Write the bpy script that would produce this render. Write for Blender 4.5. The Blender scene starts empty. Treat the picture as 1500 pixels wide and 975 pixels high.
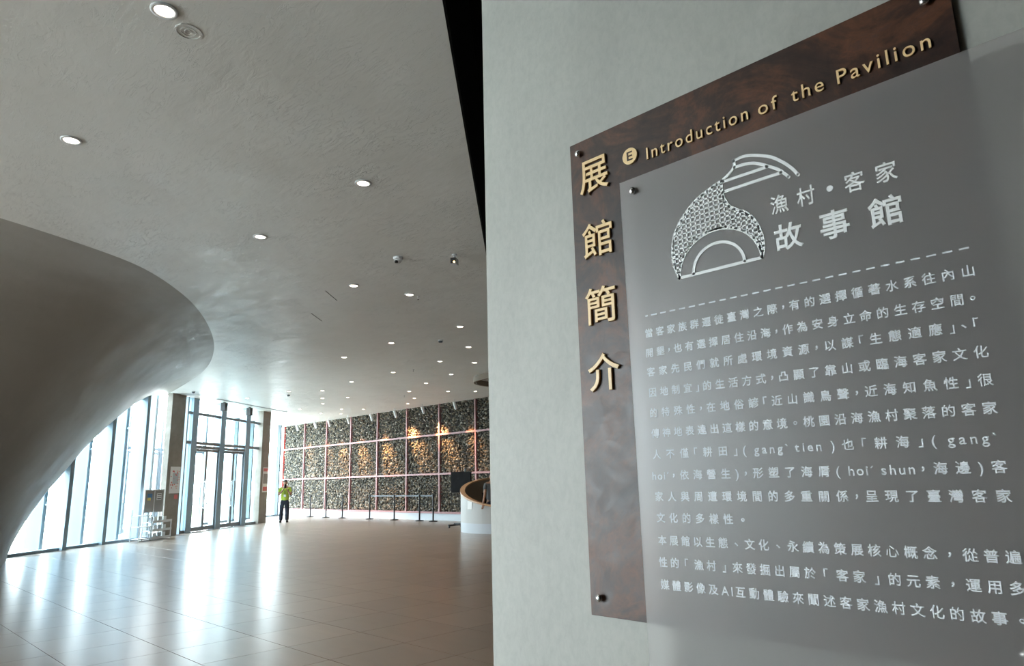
import bpy, bmesh, math, random
import numpy as np
from mathutils import Vector, Matrix

SC = bpy.context.scene
COL = SC.collection
rnd = random.Random(7)

# ------------------------------------------------------------------ camera
cam_d = bpy.data.cameras.new('camera')
cam = bpy.data.objects.new('camera', cam_d)
COL.objects.link(cam)
R_ = Vector((0.711, 0.703, -0.025)); U_ = Vector((0.165, -0.132, 0.977)); F_ = Vector((-0.684, 0.699, 0.210))
B_ = (-F_).normalized(); R_ = (R_ - B_ * R_.dot(B_)).normalized(); U_ = B_.cross(R_)
mw = Matrix((R_, U_, B_)).transposed().to_4x4(); mw.translation = (0, 0, 1.5)
cam.matrix_world = mw
cam_d.sensor_width = 36; cam_d.lens = 36 * 1000 / 1500
cam_d.clip_start = 0.05; cam_d.clip_end = 500
SC.camera = cam

# ------------------------------------------------------------------ sky, exposure
W = bpy.data.worlds.new('overcast_sky'); SC.world = W; W.use_nodes = True
bg = W.node_tree.nodes['Background']
bg.inputs[0].default_value = (0.90, 0.96, 1.0, 1); bg.inputs[1].default_value = 21.5
SC.view_settings.view_transform = 'Standard'
SC.view_settings.look = 'None'
SC.view_settings.gamma = 1
SC.view_settings.exposure = 0.0
SC.view_settings.use_curve_mapping = False
DOWN_W = 60.0     # watts of a downlight
DISC = 14.0       # its lens
SPOT_W = 2300.0    # wall spots
cy = SC.cycles
cy.max_bounces = 10; cy.diffuse_bounces = 5; cy.glossy_bounces = 4; cy.transmission_bounces = 8; cy.transparent_max_bounces = 12
cy.sample_clamp_indirect = 9.0; cy.blur_glossy = 2.0
cy.use_denoising = True

# facade frame: u along the glass line, n into the hall
FA = Vector((-20.45, 3.47, 0)); FD = Vector((-0.61, 0.7924, 0)).normalized(); FN = Vector((FD.y, -FD.x, 0))
def fac(u, n=0, z=0): return FA + FD * u + FN * n + Vector((0, 0, z))
FROT = math.atan2(FD.y, FD.x)      # x axis along u; local +y = -FN
ZC = 4.6
SWY = 17.845                        # stone wall plane

# daylight portals over the glass (sampling aid for the sky)
def portal(u0, u1, z0, z1, n=-0.05):
    l = bpy.data.lights.new('portal', 'AREA'); l.shape = 'RECTANGLE'; l.size = abs(u1 - u0); l.size_y = z1 - z0
    l.cycles.is_portal = True
    o = bpy.data.objects.new('window_portal', l); COL.objects.link(o)
    o.location = fac((u0 + u1) / 2, n, (z0 + z1) / 2)
    o.rotation_euler = FN.to_track_quat('-Z', 'Y').to_euler()
    o['kind'] = 'helper'
portal(0.0, 6.1, 0.05, 4.55, -1.0); portal(6.9, 12.2, 0.0, 4.55, -2.6); portal(13.2, 20.3, 0.05, 4.55, -2.7); portal(-29.3, -17, 0.05, 4.55, -1.0)

# ------------------------------------------------------------------ materials
def mat(name, col, rough=0.5, metal=0.0, spec=0.5):
    m = bpy.data.materials.new(name); m.use_nodes = True
    b = m.node_tree.nodes['Principled BSDF']
    b.inputs['Base Color'].default_value = (*col, 1); b.inputs['Roughness'].default_value = rough
    b.inputs['Metallic'].default_value = metal; b.inputs['Specular IOR Level'].default_value = spec
    return m
class N:
    def __init__(s, m): s.t = m.node_tree; s.b = s.t.nodes.get('Principled BSDF')
    def n(s, typ, **kw):
        x = s.t.nodes.new(typ)
        for k, v in kw.items():
            if k.startswith('i_'): x.inputs[int(k[2:])].default_value = v
            else: setattr(x, k, v)
        return x
    def l(s, a, b): s.t.links.new(a, b)
    def coord(s, scale=(1, 1, 1), rot=(0, 0, 0), kind='Object'):
        tc = s.n('ShaderNodeTexCoord'); mp = s.n('ShaderNodeMapping')
        mp.inputs['Scale'].default_value = scale; mp.inputs['Rotation'].default_value = rot
        s.l(tc.outputs[kind], mp.inputs[0]); return mp.outputs[0]
    def noise(s, vec, scale, detail=4, rough=0.55, dist=0):
        x = s.n('ShaderNodeTexNoise'); x.inputs['Scale'].default_value = scale; x.inputs['Detail'].default_value = detail
        x.inputs['Roughness'].default_value = rough; x.inputs['Distortion'].default_value = dist
        s.l(vec, x.inputs['Vector']); return x.outputs[0]
    def ramp(s, fac, stops):
        r = s.n('ShaderNodeValToRGB'); e = r.color_ramp.elements
        while len(e) < len(stops): e.new(0.5)
        for k, (p, c) in enumerate(stops):
            e[k].position = p; e[k].color = (*c, 1) if len(c) == 3 else c
        s.l(fac, r.inputs[0]); return r.outputs[0]
    def mix(s, a, b, fac, mode='MIX'):
        x = s.n('ShaderNodeMix', data_type='RGBA', blend_type=mode)
        for sock, v in ((x.inputs[0], fac), (x.inputs[6], a), (x.inputs[7], b)):
            if hasattr(v, 'links') or hasattr(v, 'is_linked'): s.l(v, sock)
            else: sock.default_value = v if not isinstance(v, tuple) else ((*v, 1) if len(v) == 3 else v)
        return x.outputs[2]
    def bump(s, h, strength, dist, prev=None):
        x = s.n('ShaderNodeBump'); x.inputs['Strength'].default_value = strength; x.inputs['Distance'].default_value = dist
        s.l(h, x.inputs['Height'])
        if prev is not None: s.l(prev, x.inputs['Normal'])
        return x.outputs[0]

M = {}
# troweled plaster of the ceiling
def plaster(name, c0, c1, rough, marks=1.0):
    m = mat(name, c0, rough); k = N(m)
    v = k.coord()
    big = k.noise(v, 0.35, 5, 0.6, 0.6)
    k.l(k.ramp(big, [(0.3, c0), (0.7, c1)]), k.b.inputs['Base Color'])
    v2 = k.coord((1.0, 4.0, 1.0), (0, 0, 0.35))
    tr = k.noise(v2, 2.6, 6, 0.62, 1.6)
    ridge = k.ramp(tr, [(0.0, (0, 0, 0)), (0.485, (0, 0, 0)), (0.50, (1, 1, 1)), (0.515, (0, 0, 0)), (1, (0, 0, 0))])
    mk = k.noise(v, 1.3, 3)
    msk = k.ramp(mk, [(0.45, (0, 0, 0)), (0.62, (1, 1, 1))])
    rm = k.mix((0, 0, 0), ridge, msk)
    b1 = k.bump(rm, 0.55 * marks, 0.012)
    v3 = k.coord((1.0, 2.6, 1.0), (0, 0, 0.35))
    b2 = k.bump(k.noise(v3, 5.0, 5, 0.6, 0.8), 0.17 * marks, 0.03, b1)
    b3 = k.bump(k.noise(v, 0.9, 3), 0.35, 0.12, b2)
    k.l(b3, k.b.inputs['Normal'])
    r = k.ramp(k.noise(v3, 1.5, 5, 0.65), [(0.3, (rough - .07,) * 3), (0.7, (rough + .10,) * 3)])
    k.l(r, k.b.inputs['Roughness'])
    return m
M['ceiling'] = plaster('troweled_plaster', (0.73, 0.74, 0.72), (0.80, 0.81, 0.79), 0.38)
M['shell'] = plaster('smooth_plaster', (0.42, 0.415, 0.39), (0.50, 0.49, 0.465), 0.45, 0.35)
M['black'] = mat('black_paint', (0.006, 0.006, 0.006), 0.9, spec=0.1)
# cement wall
def cement():
    m = mat('cement_board', (0.5, 0.5, 0.47), 0.55); k = N(m)
    v = k.coord((1, 1, 0.35))
    a = k.noise(v, 3.0, 7, 0.65, 0.3); b = k.noise(k.coord((1, 1, .6)), 55, 6, 0.7, 0.4)
    c1 = k.ramp(a, [(0.3, (0.375, 0.38, 0.348)), (0.55, (0.415, 0.422, 0.387)), (0.75, (0.452, 0.458, 0.420))])
    c2 = k.ramp(b, [(0.35, (0.90, 0.90, 0.90)), (0.55, (1, 1, 1)), (0.72, (1.06, 1.06, 1.05))])
    k.l(k.mix(c1, c2, 0.8, 'MULTIPLY'), k.b.inputs['Base Color'])
    k.l(k.bump(b, 0.1, 0.003), k.b.inputs['Normal'])
    return m
M['cement'] = cement()
# floor tile: each tile its own tone
TX, TY, OX, OY = 0.76, 0.805, -6.45, 1.82
def tile_mat():
    m = mat('stone_tile', (0.4, 0.36, 0.31), 0.16); k = N(m)
    g = k.n('ShaderNodeNewGeometry')
    sub = k.n('ShaderNodeVectorMath', operation='SUBTRACT'); sub.inputs[1].default_value = (OX, OY, 0); k.l(g.outputs['Position'], sub.inputs[0])
    div = k.n('ShaderNodeVectorMath', operation='DIVIDE'); div.inputs[1].default_value = (TX, TY, 100); k.l(sub.outputs[0], div.inputs[0])
    fl = k.n('ShaderNodeVectorMath', operation='FLOOR'); k.l(div.outputs[0], fl.inputs[0])
    wn = k.n('ShaderNodeTexWhiteNoise'); k.l(fl.outputs[0], wn.inputs[0])
    pos = k.n('ShaderNodeMapping'); pos.inputs['Scale'].default_value = (0.5, 2.6, 1); pos.inputs['Rotation'].default_value = (0, 0, math.radians(45)); k.l(g.outputs['Position'], pos.inputs[0])
    nz = k.noise(pos.outputs[0], 2.0, 5, 0.55, 0.3)
    c = k.ramp(nz, [(0.25, (0.215, 0.168, 0.130)), (0.5, (0.236, 0.186, 0.145)), (0.75, (0.256, 0.203, 0.160))])
    t = k.ramp(wn.outputs[0], [(0, (0.88, 0.88, 0.88)), (1, (1.08, 1.07, 1.05))])
    k.l(k.mix(c, t, 1.0, 'MULTIPLY'), k.b.inputs['Base Color'])
    k.b.inputs['Roughness'].default_value = 0.275
    k.b.inputs['Specular IOR Level'].default_value = 1.0
    return m
M['tile'] = tile_mat()
M['grout'] = mat('grout', (0.12, 0.10, 0.085), 0.8)
# rusted board
def rust():
    m = mat('rust_laminate', (0.06, 0.03, 0.02), 0.42); k = N(m)
    v = k.coord((1, 1, 1)); a = k.noise(v, 4.5, 8, 0.7, 1.2); b = k.noise(v, 26, 8, 0.75, 0.8); c = k.noise(k.coord((1, 1, 0.25)), 11, 8, 0.7, 0.5)
    c1 = k.ramp(a, [(0.34, (0.022, 0.014, 0.012)), (0.48, (0.052, 0.027, 0.019)), (0.58, (0.115, 0.050, 0.026)), (0.68, (0.062, 0.040, 0.036))])
    c2 = k.ramp(b, [(0.35, (0.65, 0.65, 0.68)), (0.6, (1.05, 1.0, 0.96)), (0.75, (1.5, 1.35, 1.2))])
    c3 = k.ramp(c, [(0.35, (0.7, 0.72, 0.78)), (0.6, (1.15, 1.05, 1.0))])
    x = k.mix(c1, c2, 1.0, 'MULTIPLY'); x = k.mix(x, c3, 0.8, 'MULTIPLY')
    k.l(x, k.b.inputs['Base Color'])
    k.l(k.ramp(b, [(0.3, (0.36,) * 3), (0.7, (0.5,) * 3)]), k.b.inputs['Roughness'])
    k.l(k.bump(b, 0.12, 0.002), k.b.inputs['Normal'])
    return m
M['rust'] = rust()
M['gold'] = mat('gold_acrylic', (0.88, 0.64, 0.33), 0.38)
M['gold_edge'] = mat('gold_edge', (0.42, 0.24, 0.08), 0.4)
M['white_print'] = mat('white_print', (0.90, 0.95, 1.0), 0.6)
M['logo_print'] = mat('pale_print', (0.95, 0.98, 0.98), 0.5)
M['chrome'] = mat('brushed_steel', (0.62, 0.63, 0.64), 0.22, 1.0)
# frosted acrylic: rough refraction plus a little haze in the sheet
def acrylic(rough, haze, tint, nm):
    m = bpy.data.materials.new(nm); m.use_nodes = True; t = m.node_tree; t.nodes.clear()
    k = N(m)
    out = k.n('ShaderNodeOutputMaterial')
    gl = k.n('ShaderNodeBsdfRefraction'); gl.inputs['Roughness'].default_value = rough; gl.inputs['IOR'].default_value = 1.4; gl.inputs['Color'].default_value = (*tint, 1)
    df = k.n('ShaderNodeBsdfDiffuse'); df.inputs['Color'].default_value = (0.78, 0.76, 0.75, 1)
    gs = k.n('ShaderNodeBsdfGlossy'); gs.inputs['Roughness'].default_value = 0.35; gs.inputs['Color'].default_value = (1, 1, 1, 1)
    m1 = k.n('ShaderNodeMixShader'); m1.inputs[0].default_value = haze; k.l(gl.outputs[0], m1.inputs[1]); k.l(df.outputs[0], m1.inputs[2])
    fr = k.n('ShaderNodeFresnel'); fr.inputs['IOR'].default_value = 1.45
    m2 = k.n('ShaderNodeMixShader'); k.l(fr.outputs[0], m2.inputs[0]); k.l(m1.outputs[0], m2.inputs[1]); k.l(gs.outputs[0], m2.inputs[2])
    k.l(m2.outputs[0], out.inputs[0])
    return m
M['acrylic'] = acrylic(0.34, 0.22, (0.72, 0.71, 0.70), 'frosted_acrylic')
M['acrylic_back'] = acrylic(0.0, 0.0, (0.96, 0.96, 0.96), 'clear_acrylic_back')
def glazing():
    m = bpy.data.materials.new('window_glass'); m.use_nodes = True; t = m.node_tree; t.nodes.clear(); k = N(m)
    out = k.n('ShaderNodeOutputMaterial'); tr = k.n('ShaderNodeBsdfTransparent'); tr.inputs[0].default_value = (0.90, 0.965, 0.98, 1)
    gs = k.n('ShaderNodeBsdfGlossy'); gs.inputs['Roughness'].default_value = 0.02
    mx = k.n('ShaderNodeMixShader'); mx.inputs[0].default_value = 0.06
    k.l(tr.outputs[0], mx.inputs[1]); k.l(gs.outputs[0], mx.inputs[2]); k.l(mx.outputs[0], out.inputs[0])
    return m
M['glass'] = glazing()
M['post'] = mat('blue_grey_metal', (0.26, 0.36, 0.44), 0.45, 0.1)
M['outer'] = mat('grey_blue_fin', (0.10, 0.135, 0.16), 0.5)
M['frame'] = mat('door_frame_grey', (0.22, 0.25, 0.27), 0.4, 0.5)
M['steel'] = mat('stainless', (0.5, 0.5, 0.5), 0.25, 1.0)
def concrete():
    m = mat('brown_concrete', (0.24, 0.22, 0.19), 0.7); k = N(m)
    k.l(k.ramp(k.noise(k.coord(), 2.5, 7, 0.65), [(0.3, (0.20, 0.18, 0.155)), (0.7, (0.29, 0.265, 0.235))]), k.b.inputs['Base Color']); return m
M['concrete'] = concrete()
M['pink'] = mat('dusty_pink_steel', (0.32, 0.155, 0.16), 0.5)
M['red'] = mat('red_steel', (0.45, 0.06, 0.05), 0.5)
M['white'] = mat('white_paint', (0.72, 0.74, 0.76), 0.45)
M['plinth'] = mat('pale_plinth', (0.44, 0.48, 0.52), 0.4)
M['dark'] = mat('matte_black', (0.012, 0.012, 0.014), 0.5)
M['screen'] = mat('black_screen', (0.006, 0.006, 0.007), 0.7, spec=0.1)
M['wood'] = mat('oak_edge', (0.42, 0.24, 0.12), 0.4)
M['inner'] = mat('brown_panel', (0.20, 0.15, 0.11), 0.6)
M['counter'] = mat('counter_stone', (0.40, 0.40, 0.39), 0.45)
M['paper'] = mat('paper', (0.75, 0.76, 0.76), 0.6)
M['grey_board'] = mat('grey_board', (0.27, 0.26, 0.25), 0.6)
M['belt'] = mat('grey_belt', (0.14, 0.16, 0.19), 0.6)
M['lime'] = mat('lime_cloth', (0.38, 0.50, 0.06), 0.8)
M['navy'] = mat('navy_cloth', (0.018, 0.024, 0.045), 0.85)
M['skin'] = mat('skin', (0.34, 0.19, 0.125), 0.55)
M['hair'] = mat('black_hair', (0.012, 0.010, 0.010), 0.6)
M['grey_cloth'] = mat('grey_cloth', (0.10, 0.11, 0.12), 0.85)
def stones():
    m = mat('river_stones', (0.2, 0.19, 0.17), 0.75); k = N(m)
    g = k.n('ShaderNodeNewGeometry')
    c = k.ramp(g.outputs['Random Per Island'], [(0, (0.038, 0.038, 0.034)), (0.3, (0.070, 0.070, 0.060)), (0.55, (0.120, 0.110, 0.088)), (0.8, (0.19, 0.155, 0.108)), (0.93, (0.26, 0.235, 0.19)), (1, (0.45, 0.42, 0.37))])
    k.l(c, k.b.inputs['Base Color']); return m
M['stones'] = stones()
def emis(name, col, s):
    m = bpy.data.materials.new(name); m.use_nodes = True; t = m.node_tree; t.nodes.clear(); k = N(m)
    o = k.n('ShaderNodeOutputMaterial'); e = k.n('ShaderNodeEmission'); e.inputs[0].default_value = (*col, 1); e.inputs[1].default_value = s
    k.l(e.outputs[0], o.inputs[0]); return m
M['lamp'] = emis('lamp_lens', (1.0, 0.86, 0.68), DISC)
M['warm_lamp'] = emis('warm_lens', (1.0, 0.6, 0.3), 6)
M['ground'] = mat('outdoor_paving', (0.55, 0.54, 0.51), 0.8)
M['lawn'] = mat('pale_lawn', (0.30, 0.34, 0.20), 0.9)
M['leaf'] = mat('shrub_green', (0.16, 0.22, 0.12), 0.8)
M['pic_blue'] = mat('poster_blue', (0.07, 0.20, 0.42), 0.5)
M['pic_yellow'] = mat('poster_yellow', (0.65, 0.50, 0.12), 0.5)
M['pic_red'] = mat('poster_red', (0.60, 0.14, 0.14), 0.5)
M['pic_grey'] = mat('poster_grey', (0.12, 0.12, 0.12), 0.5)
M['shadowbox'] = mat('recess_dark', (0.05, 0.04, 0.035), 0.6)

# ------------------------------------------------------------------ helpers
def link(name, me, m=None, parent=None, loc=None, rot=None):
    o = bpy.data.objects.new(name, me); COL.objects.link(o)
    if m is not None and hasattr(me, 'materials') and len(me.materials) == 0: me.materials.append(m)
    if parent is not None: o.parent = parent
    if loc is not None: o.location = loc
    if rot is not None: o.rotation_euler = rot
    return o
def tag(o, label=None, cat=None, group=None, kind=None):
    for k, v in (('label', label), ('category', cat), ('group', group), ('kind', kind)):
        if v: o[k] = v
    return o
def empty(name, loc=(0, 0, 0), rz=0, **kw):
    o = bpy.data.objects.new(name, None); COL.objects.link(o); o.location = loc; o.rotation_euler = (0, 0, rz)
    o.empty_display_size = 0.1
    return tag(o, **kw)
def copy_tree(o, parent=None):
    c = o.copy(); COL.objects.link(c); c.parent = parent
    for ch in list(o.children):
        copy_tree(ch, c)
    return c
class MB:
    def __init__(s): s.b = bmesh.new()
    def box(s, x0, x1, y0, y1, z0, z1, bev=0.0):
        r = bmesh.ops.create_cube(s.b, size=1)
        for v in r['verts']:
            v.co = Vector(((x0 + x1) / 2 + v.co.x * (x1 - x0), (y0 + y1) / 2 + v.co.y * (y1 - y0), (z0 + z1) / 2 + v.co.z * (z1 - z0)))
        if bev > 0:
            es = list({e for v in r['verts'] for e in v.link_edges})
            bmesh.ops.bevel(s.b, geom=es, offset=bev, segments=2, affect='EDGES', profile=0.6)
        return s
    def cyl(s, c, r, h, seg=20, r2=None, axis='Z'):
        rr = bmesh.ops.create_cone(s.b, cap_ends=True, segments=seg, radius1=r, radius2=r if r2 is None else r2, depth=h)
        rot = {'Z': Matrix(), 'X': Matrix.Rotation(math.pi / 2, 4, 'Y'), 'Y': Matrix.Rotation(-math.pi / 2, 4, 'X')}[axis]
        for v in rr['verts']: v.co = rot @ v.co + Vector(c)
        return s
    def sphere(s, c, r, sc=(1, 1, 1), u=16, v=10):
        rr = bmesh.ops.create_uvsphere(s.b, u_segments=u, v_segments=v, radius=r)
        for q in rr['verts']: q.co = Vector((q.co.x * sc[0], q.co.y * sc[1], q.co.z * sc[2])) + Vector(c)
        return s
    def bar(s, a, b, w, d=None, seg=8):
        a, b = Vector(a), Vector(b); dd = b - a
        rr = bmesh.ops.create_cone(s.b, cap_ends=True, segments=seg, radius1=w, radius2=w if d is None else d, depth=dd.length)
        q = dd.to_track_quat('Z', 'Y').to_matrix().to_4x4(); q.translation = (a + b) / 2
        for v in rr['verts']: v.co = q @ v.co
        return s
    def ring(s, c, r0, r1, z0, z1, seg=32):
        vs = []
        for k in range(seg):
            a = 2 * math.pi * k / seg; ca, sa = math.cos(a), math.sin(a)
            vs.append([s.b.verts.new((c[0] + ca * r, c[1] + sa * r, z)) for r, z in ((r0, z0), (r1, z0), (r1, z1), (r0, z1))])
        for k in range(seg):
            p, q = vs[k], vs[(k + 1) % seg]
            for j in range(4): s.b.faces.new((p[j], q[j], q[(j + 1) % 4], p[(j + 1) % 4]))
        return s
    def mesh(s, name, smooth=False):
        bmesh.ops.recalc_face_normals(s.b, faces=s.b.faces)
        me = bpy.data.meshes.new(name); s.b.to_mesh(me); s.b.free()
        if smooth: me.polygons.foreach_set('use_smooth', [True] * len(me.polygons))
        return me
    def build(s, name, m, parent=None, loc=None, rot=None, smooth=False):
        return link(name, s.mesh(name, smooth), m, parent, loc, rot)
def prism(name, pts, z0, z1, m, parent=None):
    b = bmesh.new(); lo = [b.verts.new((p[0], p[1], z0)) for p in pts]; hi = [b.verts.new((p[0], p[1], z1)) for p in pts]
    b.faces.new(lo[::-1]); b.faces.new(hi); n = len(pts)
    for i in range(n): b.faces.new((lo[i], lo[(i + 1) % n], hi[(i + 1) % n], hi[i]))
    bmesh.ops.recalc_face_normals(b, faces=b.faces)
    me = bpy.data.meshes.new(name); b.to_mesh(me); b.free(); return link(name, me, m, parent)
def structure(o, label=None): o['kind'] = 'structure'; return tag(o, label=label) if label else o
def fobj(mb, name, m, parent=None, u=0, n=0, z=0, **kw):     # object whose local x runs along the facade, local y into the hall
    return mb.build(name, m, parent, **kw)
def fplace(o, u, n=0, z=0):
    o.location = fac(u, n, z); o.rotation_euler = (0, 0, FROT); return o
# local axes of a facade object: +x = u, +y = -FN  (so hall side is -y)

# ------------------------------------------------------------------ floor
bk = fac(-34); fr_ = fac(21, -2.6)
floor_pts = [(-35.3, 18.2), tuple(fac(20.2, -2.75).xy), tuple(fac(12.3, -2.75).xy), tuple(fac(12.3, -0.15).xy), tuple(fac(-34, -0.15).xy), (3.8, bk.y), (3.8, 18.2)]
floor = structure(prism('floor', floor_pts, -0.12, -0.004, M['grout']), 'polished beige brown stone tile floor of the hall')
def tile_mesh(nx=1, ny=1):
    g = 0.0022; b = bmesh.new()
    x0, x1, y0, y1 = g, TX - g, g, TY - g; e = 0.0015
    top = [b.verts.new(p) for p in ((x0 + e, y0 + e, 0), (x1 - e, y0 + e, 0), (x1 - e, y1 - e, 0), (x0 + e, y1 - e, 0))]
    mid = [b.verts.new(p) for p in ((x0, y0, -e), (x1, y0, -e), (x1, y1, -e), (x0, y1, -e))]
    low = [b.verts.new(p) for p in ((x0, y0, -0.006), (x1, y0, -0.006), (x1, y1, -0.006), (x0, y1, -0.006))]
    b.faces.new(top)
    for A_, B2 in ((top, mid), (mid, low)):
        for i in range(4): b.faces.new((B2[i], B2[(i + 1) % 4], A_[(i + 1) % 4], A_[i]))
    bmesh.ops.recalc_face_normals(b, faces=b.faces)
    me = bpy.data.meshes.new('tile'); b.to_mesh(me); b.free(); me.materials.append(M['tile']); return me
def cam_px(p):
    c = mw.inverted() @ Vector(p)
    if c.z > -0.05: return None
    return 750 + 1000 * c.x / -c.z, 487.5 - 1000 * c.y / -c.z, -c.z
tiles_near, tiles_far = [], []
i0, i1 = -40, 14; j0, j1 = -30, 21
def inside(x, y):
    p = Vector((x, y, 0)) - FA
    u, n = p.dot(FD), p.dot(FN)
    if x > 3.3 or y > SWY - 0.3 or y < bk.y: return False
    if u < 12.3: return n > 0.35
    return n > -2.2 and x > -35.0
for i in range(i0, i1):
    for j in range(j0, j1):
        x, y = OX + i * TX, OY + j * TY
        if not inside(x + TX / 2, y + TY / 2): continue
        q = cam_px((x + TX / 2, y + TY / 2, 0))
        vis = q is not None and -40 < q[0] < 735 and 700 < q[1] < 1010 and not (Vector((x, y)).length < 1.0)
        (tiles_near if vis else tiles_far).append((q[2] if q else 99, x, y))
tiles_near.sort()
tiles_far += tiles_near[290:]; tiles_near = tiles_near[:290]
tm = tile_mesh()
for _, x, y in tiles_near:
    o = bpy.data.objects.new('tile', tm); COL.objects.link(o); o.parent = floor; o.location = (x, y, 0)
b = bmesh.new(); b.from_mesh(tm); base_v = [v.co.copy() for v in b.verts]; base_f = [[v.index for v in f.verts] for f in b.faces]; b.free()
vv, ff = [], []
for _, x, y in tiles_far:
    k = len(vv); vv += [(c.x + x, c.y + y, c.z) for c in base_v]; ff += [[i + k for i in f] for f in base_f]
me = bpy.data.meshes.new('far_tiles'); me.from_pydata(vv, [], ff); me.materials.append(M['tile'])
o = link('tiling', me, None, floor); o['kind'] = 'stuff'

# ------------------------------------------------------------------ ceiling
E1 = Vector((-3.04, 2.53)); ED = Vector((-6.11 + 3.04, 5.75 - 2.53)).normalized()
def onE(y): return E1 + ED * ((y - E1.y) / ED.y)
ea, eb = onE(18.2), onE(bk.y)
cpts = [tuple(ea), (-35.6, 18.2), tuple(fac(20.4, -2.9).xy), tuple(fac(12.3, -2.9).xy), tuple(fac(12.3, -0.3).xy), tuple(fac(-34, -0.3).xy)]
if eb.x < 3.8: cpts.append(tuple(eb))
else: cpts += [(3.8, bk.y), (3.8, (E1 + ED * ((3.8 - E1.x) / ED.x)).y)]
ceiling = structure(prism('ceiling', cpts, ZC, ZC + 0.3, M['ceiling']), 'grey troweled plaster ceiling with recessed downlights')
void = structure(prism('ceiling', [(-19, 18.3), (3.9, 18.3), (3.9, bk.y), (3.8, -6), (-10, 4)], 6.3, 6.4, M['black']), 'black painted upper ceiling beside the plaster ceiling edge')
p0 = E1 + ED * -11; p1 = E1 + ED * 22; nn = Vector((ED.y, -ED.x))
structure(prism('trim_1', [tuple(p0), tuple(p1), tuple(p1 + nn * 0.02), tuple(p0 + nn * 0.02)], ZC - 0.005, 6.3, M['black']), 'black fascia along the edge of the plaster ceiling')

# plaster shell sweeping from the ceiling down to the floor at the glass line
rim = [(5.9, 0), (4.9, .95), (3.56, 2.2), (2.2, 3.4), (.74, 4.52), (-1.56, 5.97), (-4.3, 7.25), (-6.2, 7.75)]
rim += [(-13.4 - a, c) for a, c in rim[::-1]]
P = [np.array(p, float) for p in rim]
for _ in range(3):
    Q = [P[0]]
    for a, c in zip(P[:-1], P[1:]): Q += [a * .75 + c * .25, a * .25 + c * .75]
    Q.append(P[-1]); P = Q
zs = [(0, .352), (.3, .362), (.6, .38), (1, .41), (1.5, .456), (2, .512), (2.5, .564), (3, .632), (3.4, .69), (3.8, .757), (4.1, .815), (4.3, .862), (4.45, .91), (4.55, .96), (4.6, 1.0), (4.62, 1.01)]
K0 = np.array([-3.0, 0.0])
zf = np.concatenate([np.linspace(0, 4.0, 25), np.linspace(4.08, 4.6, 16), [4.62]])
sf = np.interp(zf, [a for a, _ in zs], [c for _, c in zs])
b = bmesh.new(); rows = []
for z, s in zip(zf, sf):
    rows.append([b.verts.new(fac(*(K0 + s * (p - K0)), z)) for p in P])
for r0, r1 in zip(rows[:-1], rows[1:]):
    for i in range(len(P) - 1): b.faces.new((r0[i], r0[i + 1], r1[i + 1], r1[i]))
    b.faces.new((r0[-1], r0[0], r1[0], r1[-1]))
bmesh.ops.recalc_face_normals(b, faces=b.faces)
me = bpy.data.meshes.new('shell'); b.to_mesh(me); b.free()
me.polygons.foreach_set('use_smooth', [True] * len(me.polygons))
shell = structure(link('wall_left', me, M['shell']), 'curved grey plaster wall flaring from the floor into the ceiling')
me.set_sharp_from_angle(angle=math.radians(50))

# ------------------------------------------------------------------ glazed facade
def post_row(win, us, z1s):
    for u, zt in zip(us, z1s):
        p = fplace(MB().box(-.07, .07, -.10, .10, 0.0, zt).build('post', M['post'], None), u, 0.12); yield p
# window_1: tall glass wall cut off by the curved shell
w1 = structure(empty('window_1', fac(0), FROT), 'tall glass wall with blue grey steel posts beside the curved plaster wall')
def fpart(mb, name, m, parent, u=0, n=0, z=0):     # parent empty at fac(0): local x=u, y=-n
    return mb.build(name, m, parent, (u, -n, z))
for u in [1.70, 3.15, 4.62]:
    fpart(MB().box(-.07, .07, -.22, .22, 0.0, ZC), 'post', M['post'], w1, u, 0.0)
for u in [0.25, 1.70, 3.15, 4.62, 6.02]:
    fpart(MB().box(-.06, .06, -.22, .22, -0.1, ZC), 'outer_fin', M['outer'], w1, u, -0.68)
    for z in {1.7: (1.16,), 3.15: (2.67,), 4.62: (3.37,)}.get(u, ()):
        br = fpart(MB().bar((0, 0.0, 0), (0, 0.45, 0), .03).cyl((0, .22, 0), .05, .08, 12, axis='Y'), 'bracket', M['post'], w1, u, 0.0, z)
fpart(MB().box(-.5, 6.1, -.07, .07, 0, 0.07), 'kerb', M['post'], w1, 0, 0.05)
for a, c in [(-.5, .25), (.25, 1.7), (1.7, 3.15), (3.15, 4.62), (4.62, 6.1)]:
    fpart(MB().box(a + .01, c - .01, -.01, .01, 0.05, ZC), 'pane', M['glass'], w1, 0, -0.38)
# columns
def column(n_, u0, u1, lab, n0=-.02, n1=.18):
    o = MB().box(0, u1 - u0, 0, n1 - n0, 0, ZC, 0.01).build('pillar', M['concrete']); fplace(o, u0, n1)
    return structure(o, lab)
col1 = column(1, 5.86, 6.62, 'brown concrete pillar beside the brochure stand')
col2 = column(2, 12.18, 12.86, 'brown concrete pillar behind the person in lime vest', n0=-.08)
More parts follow.
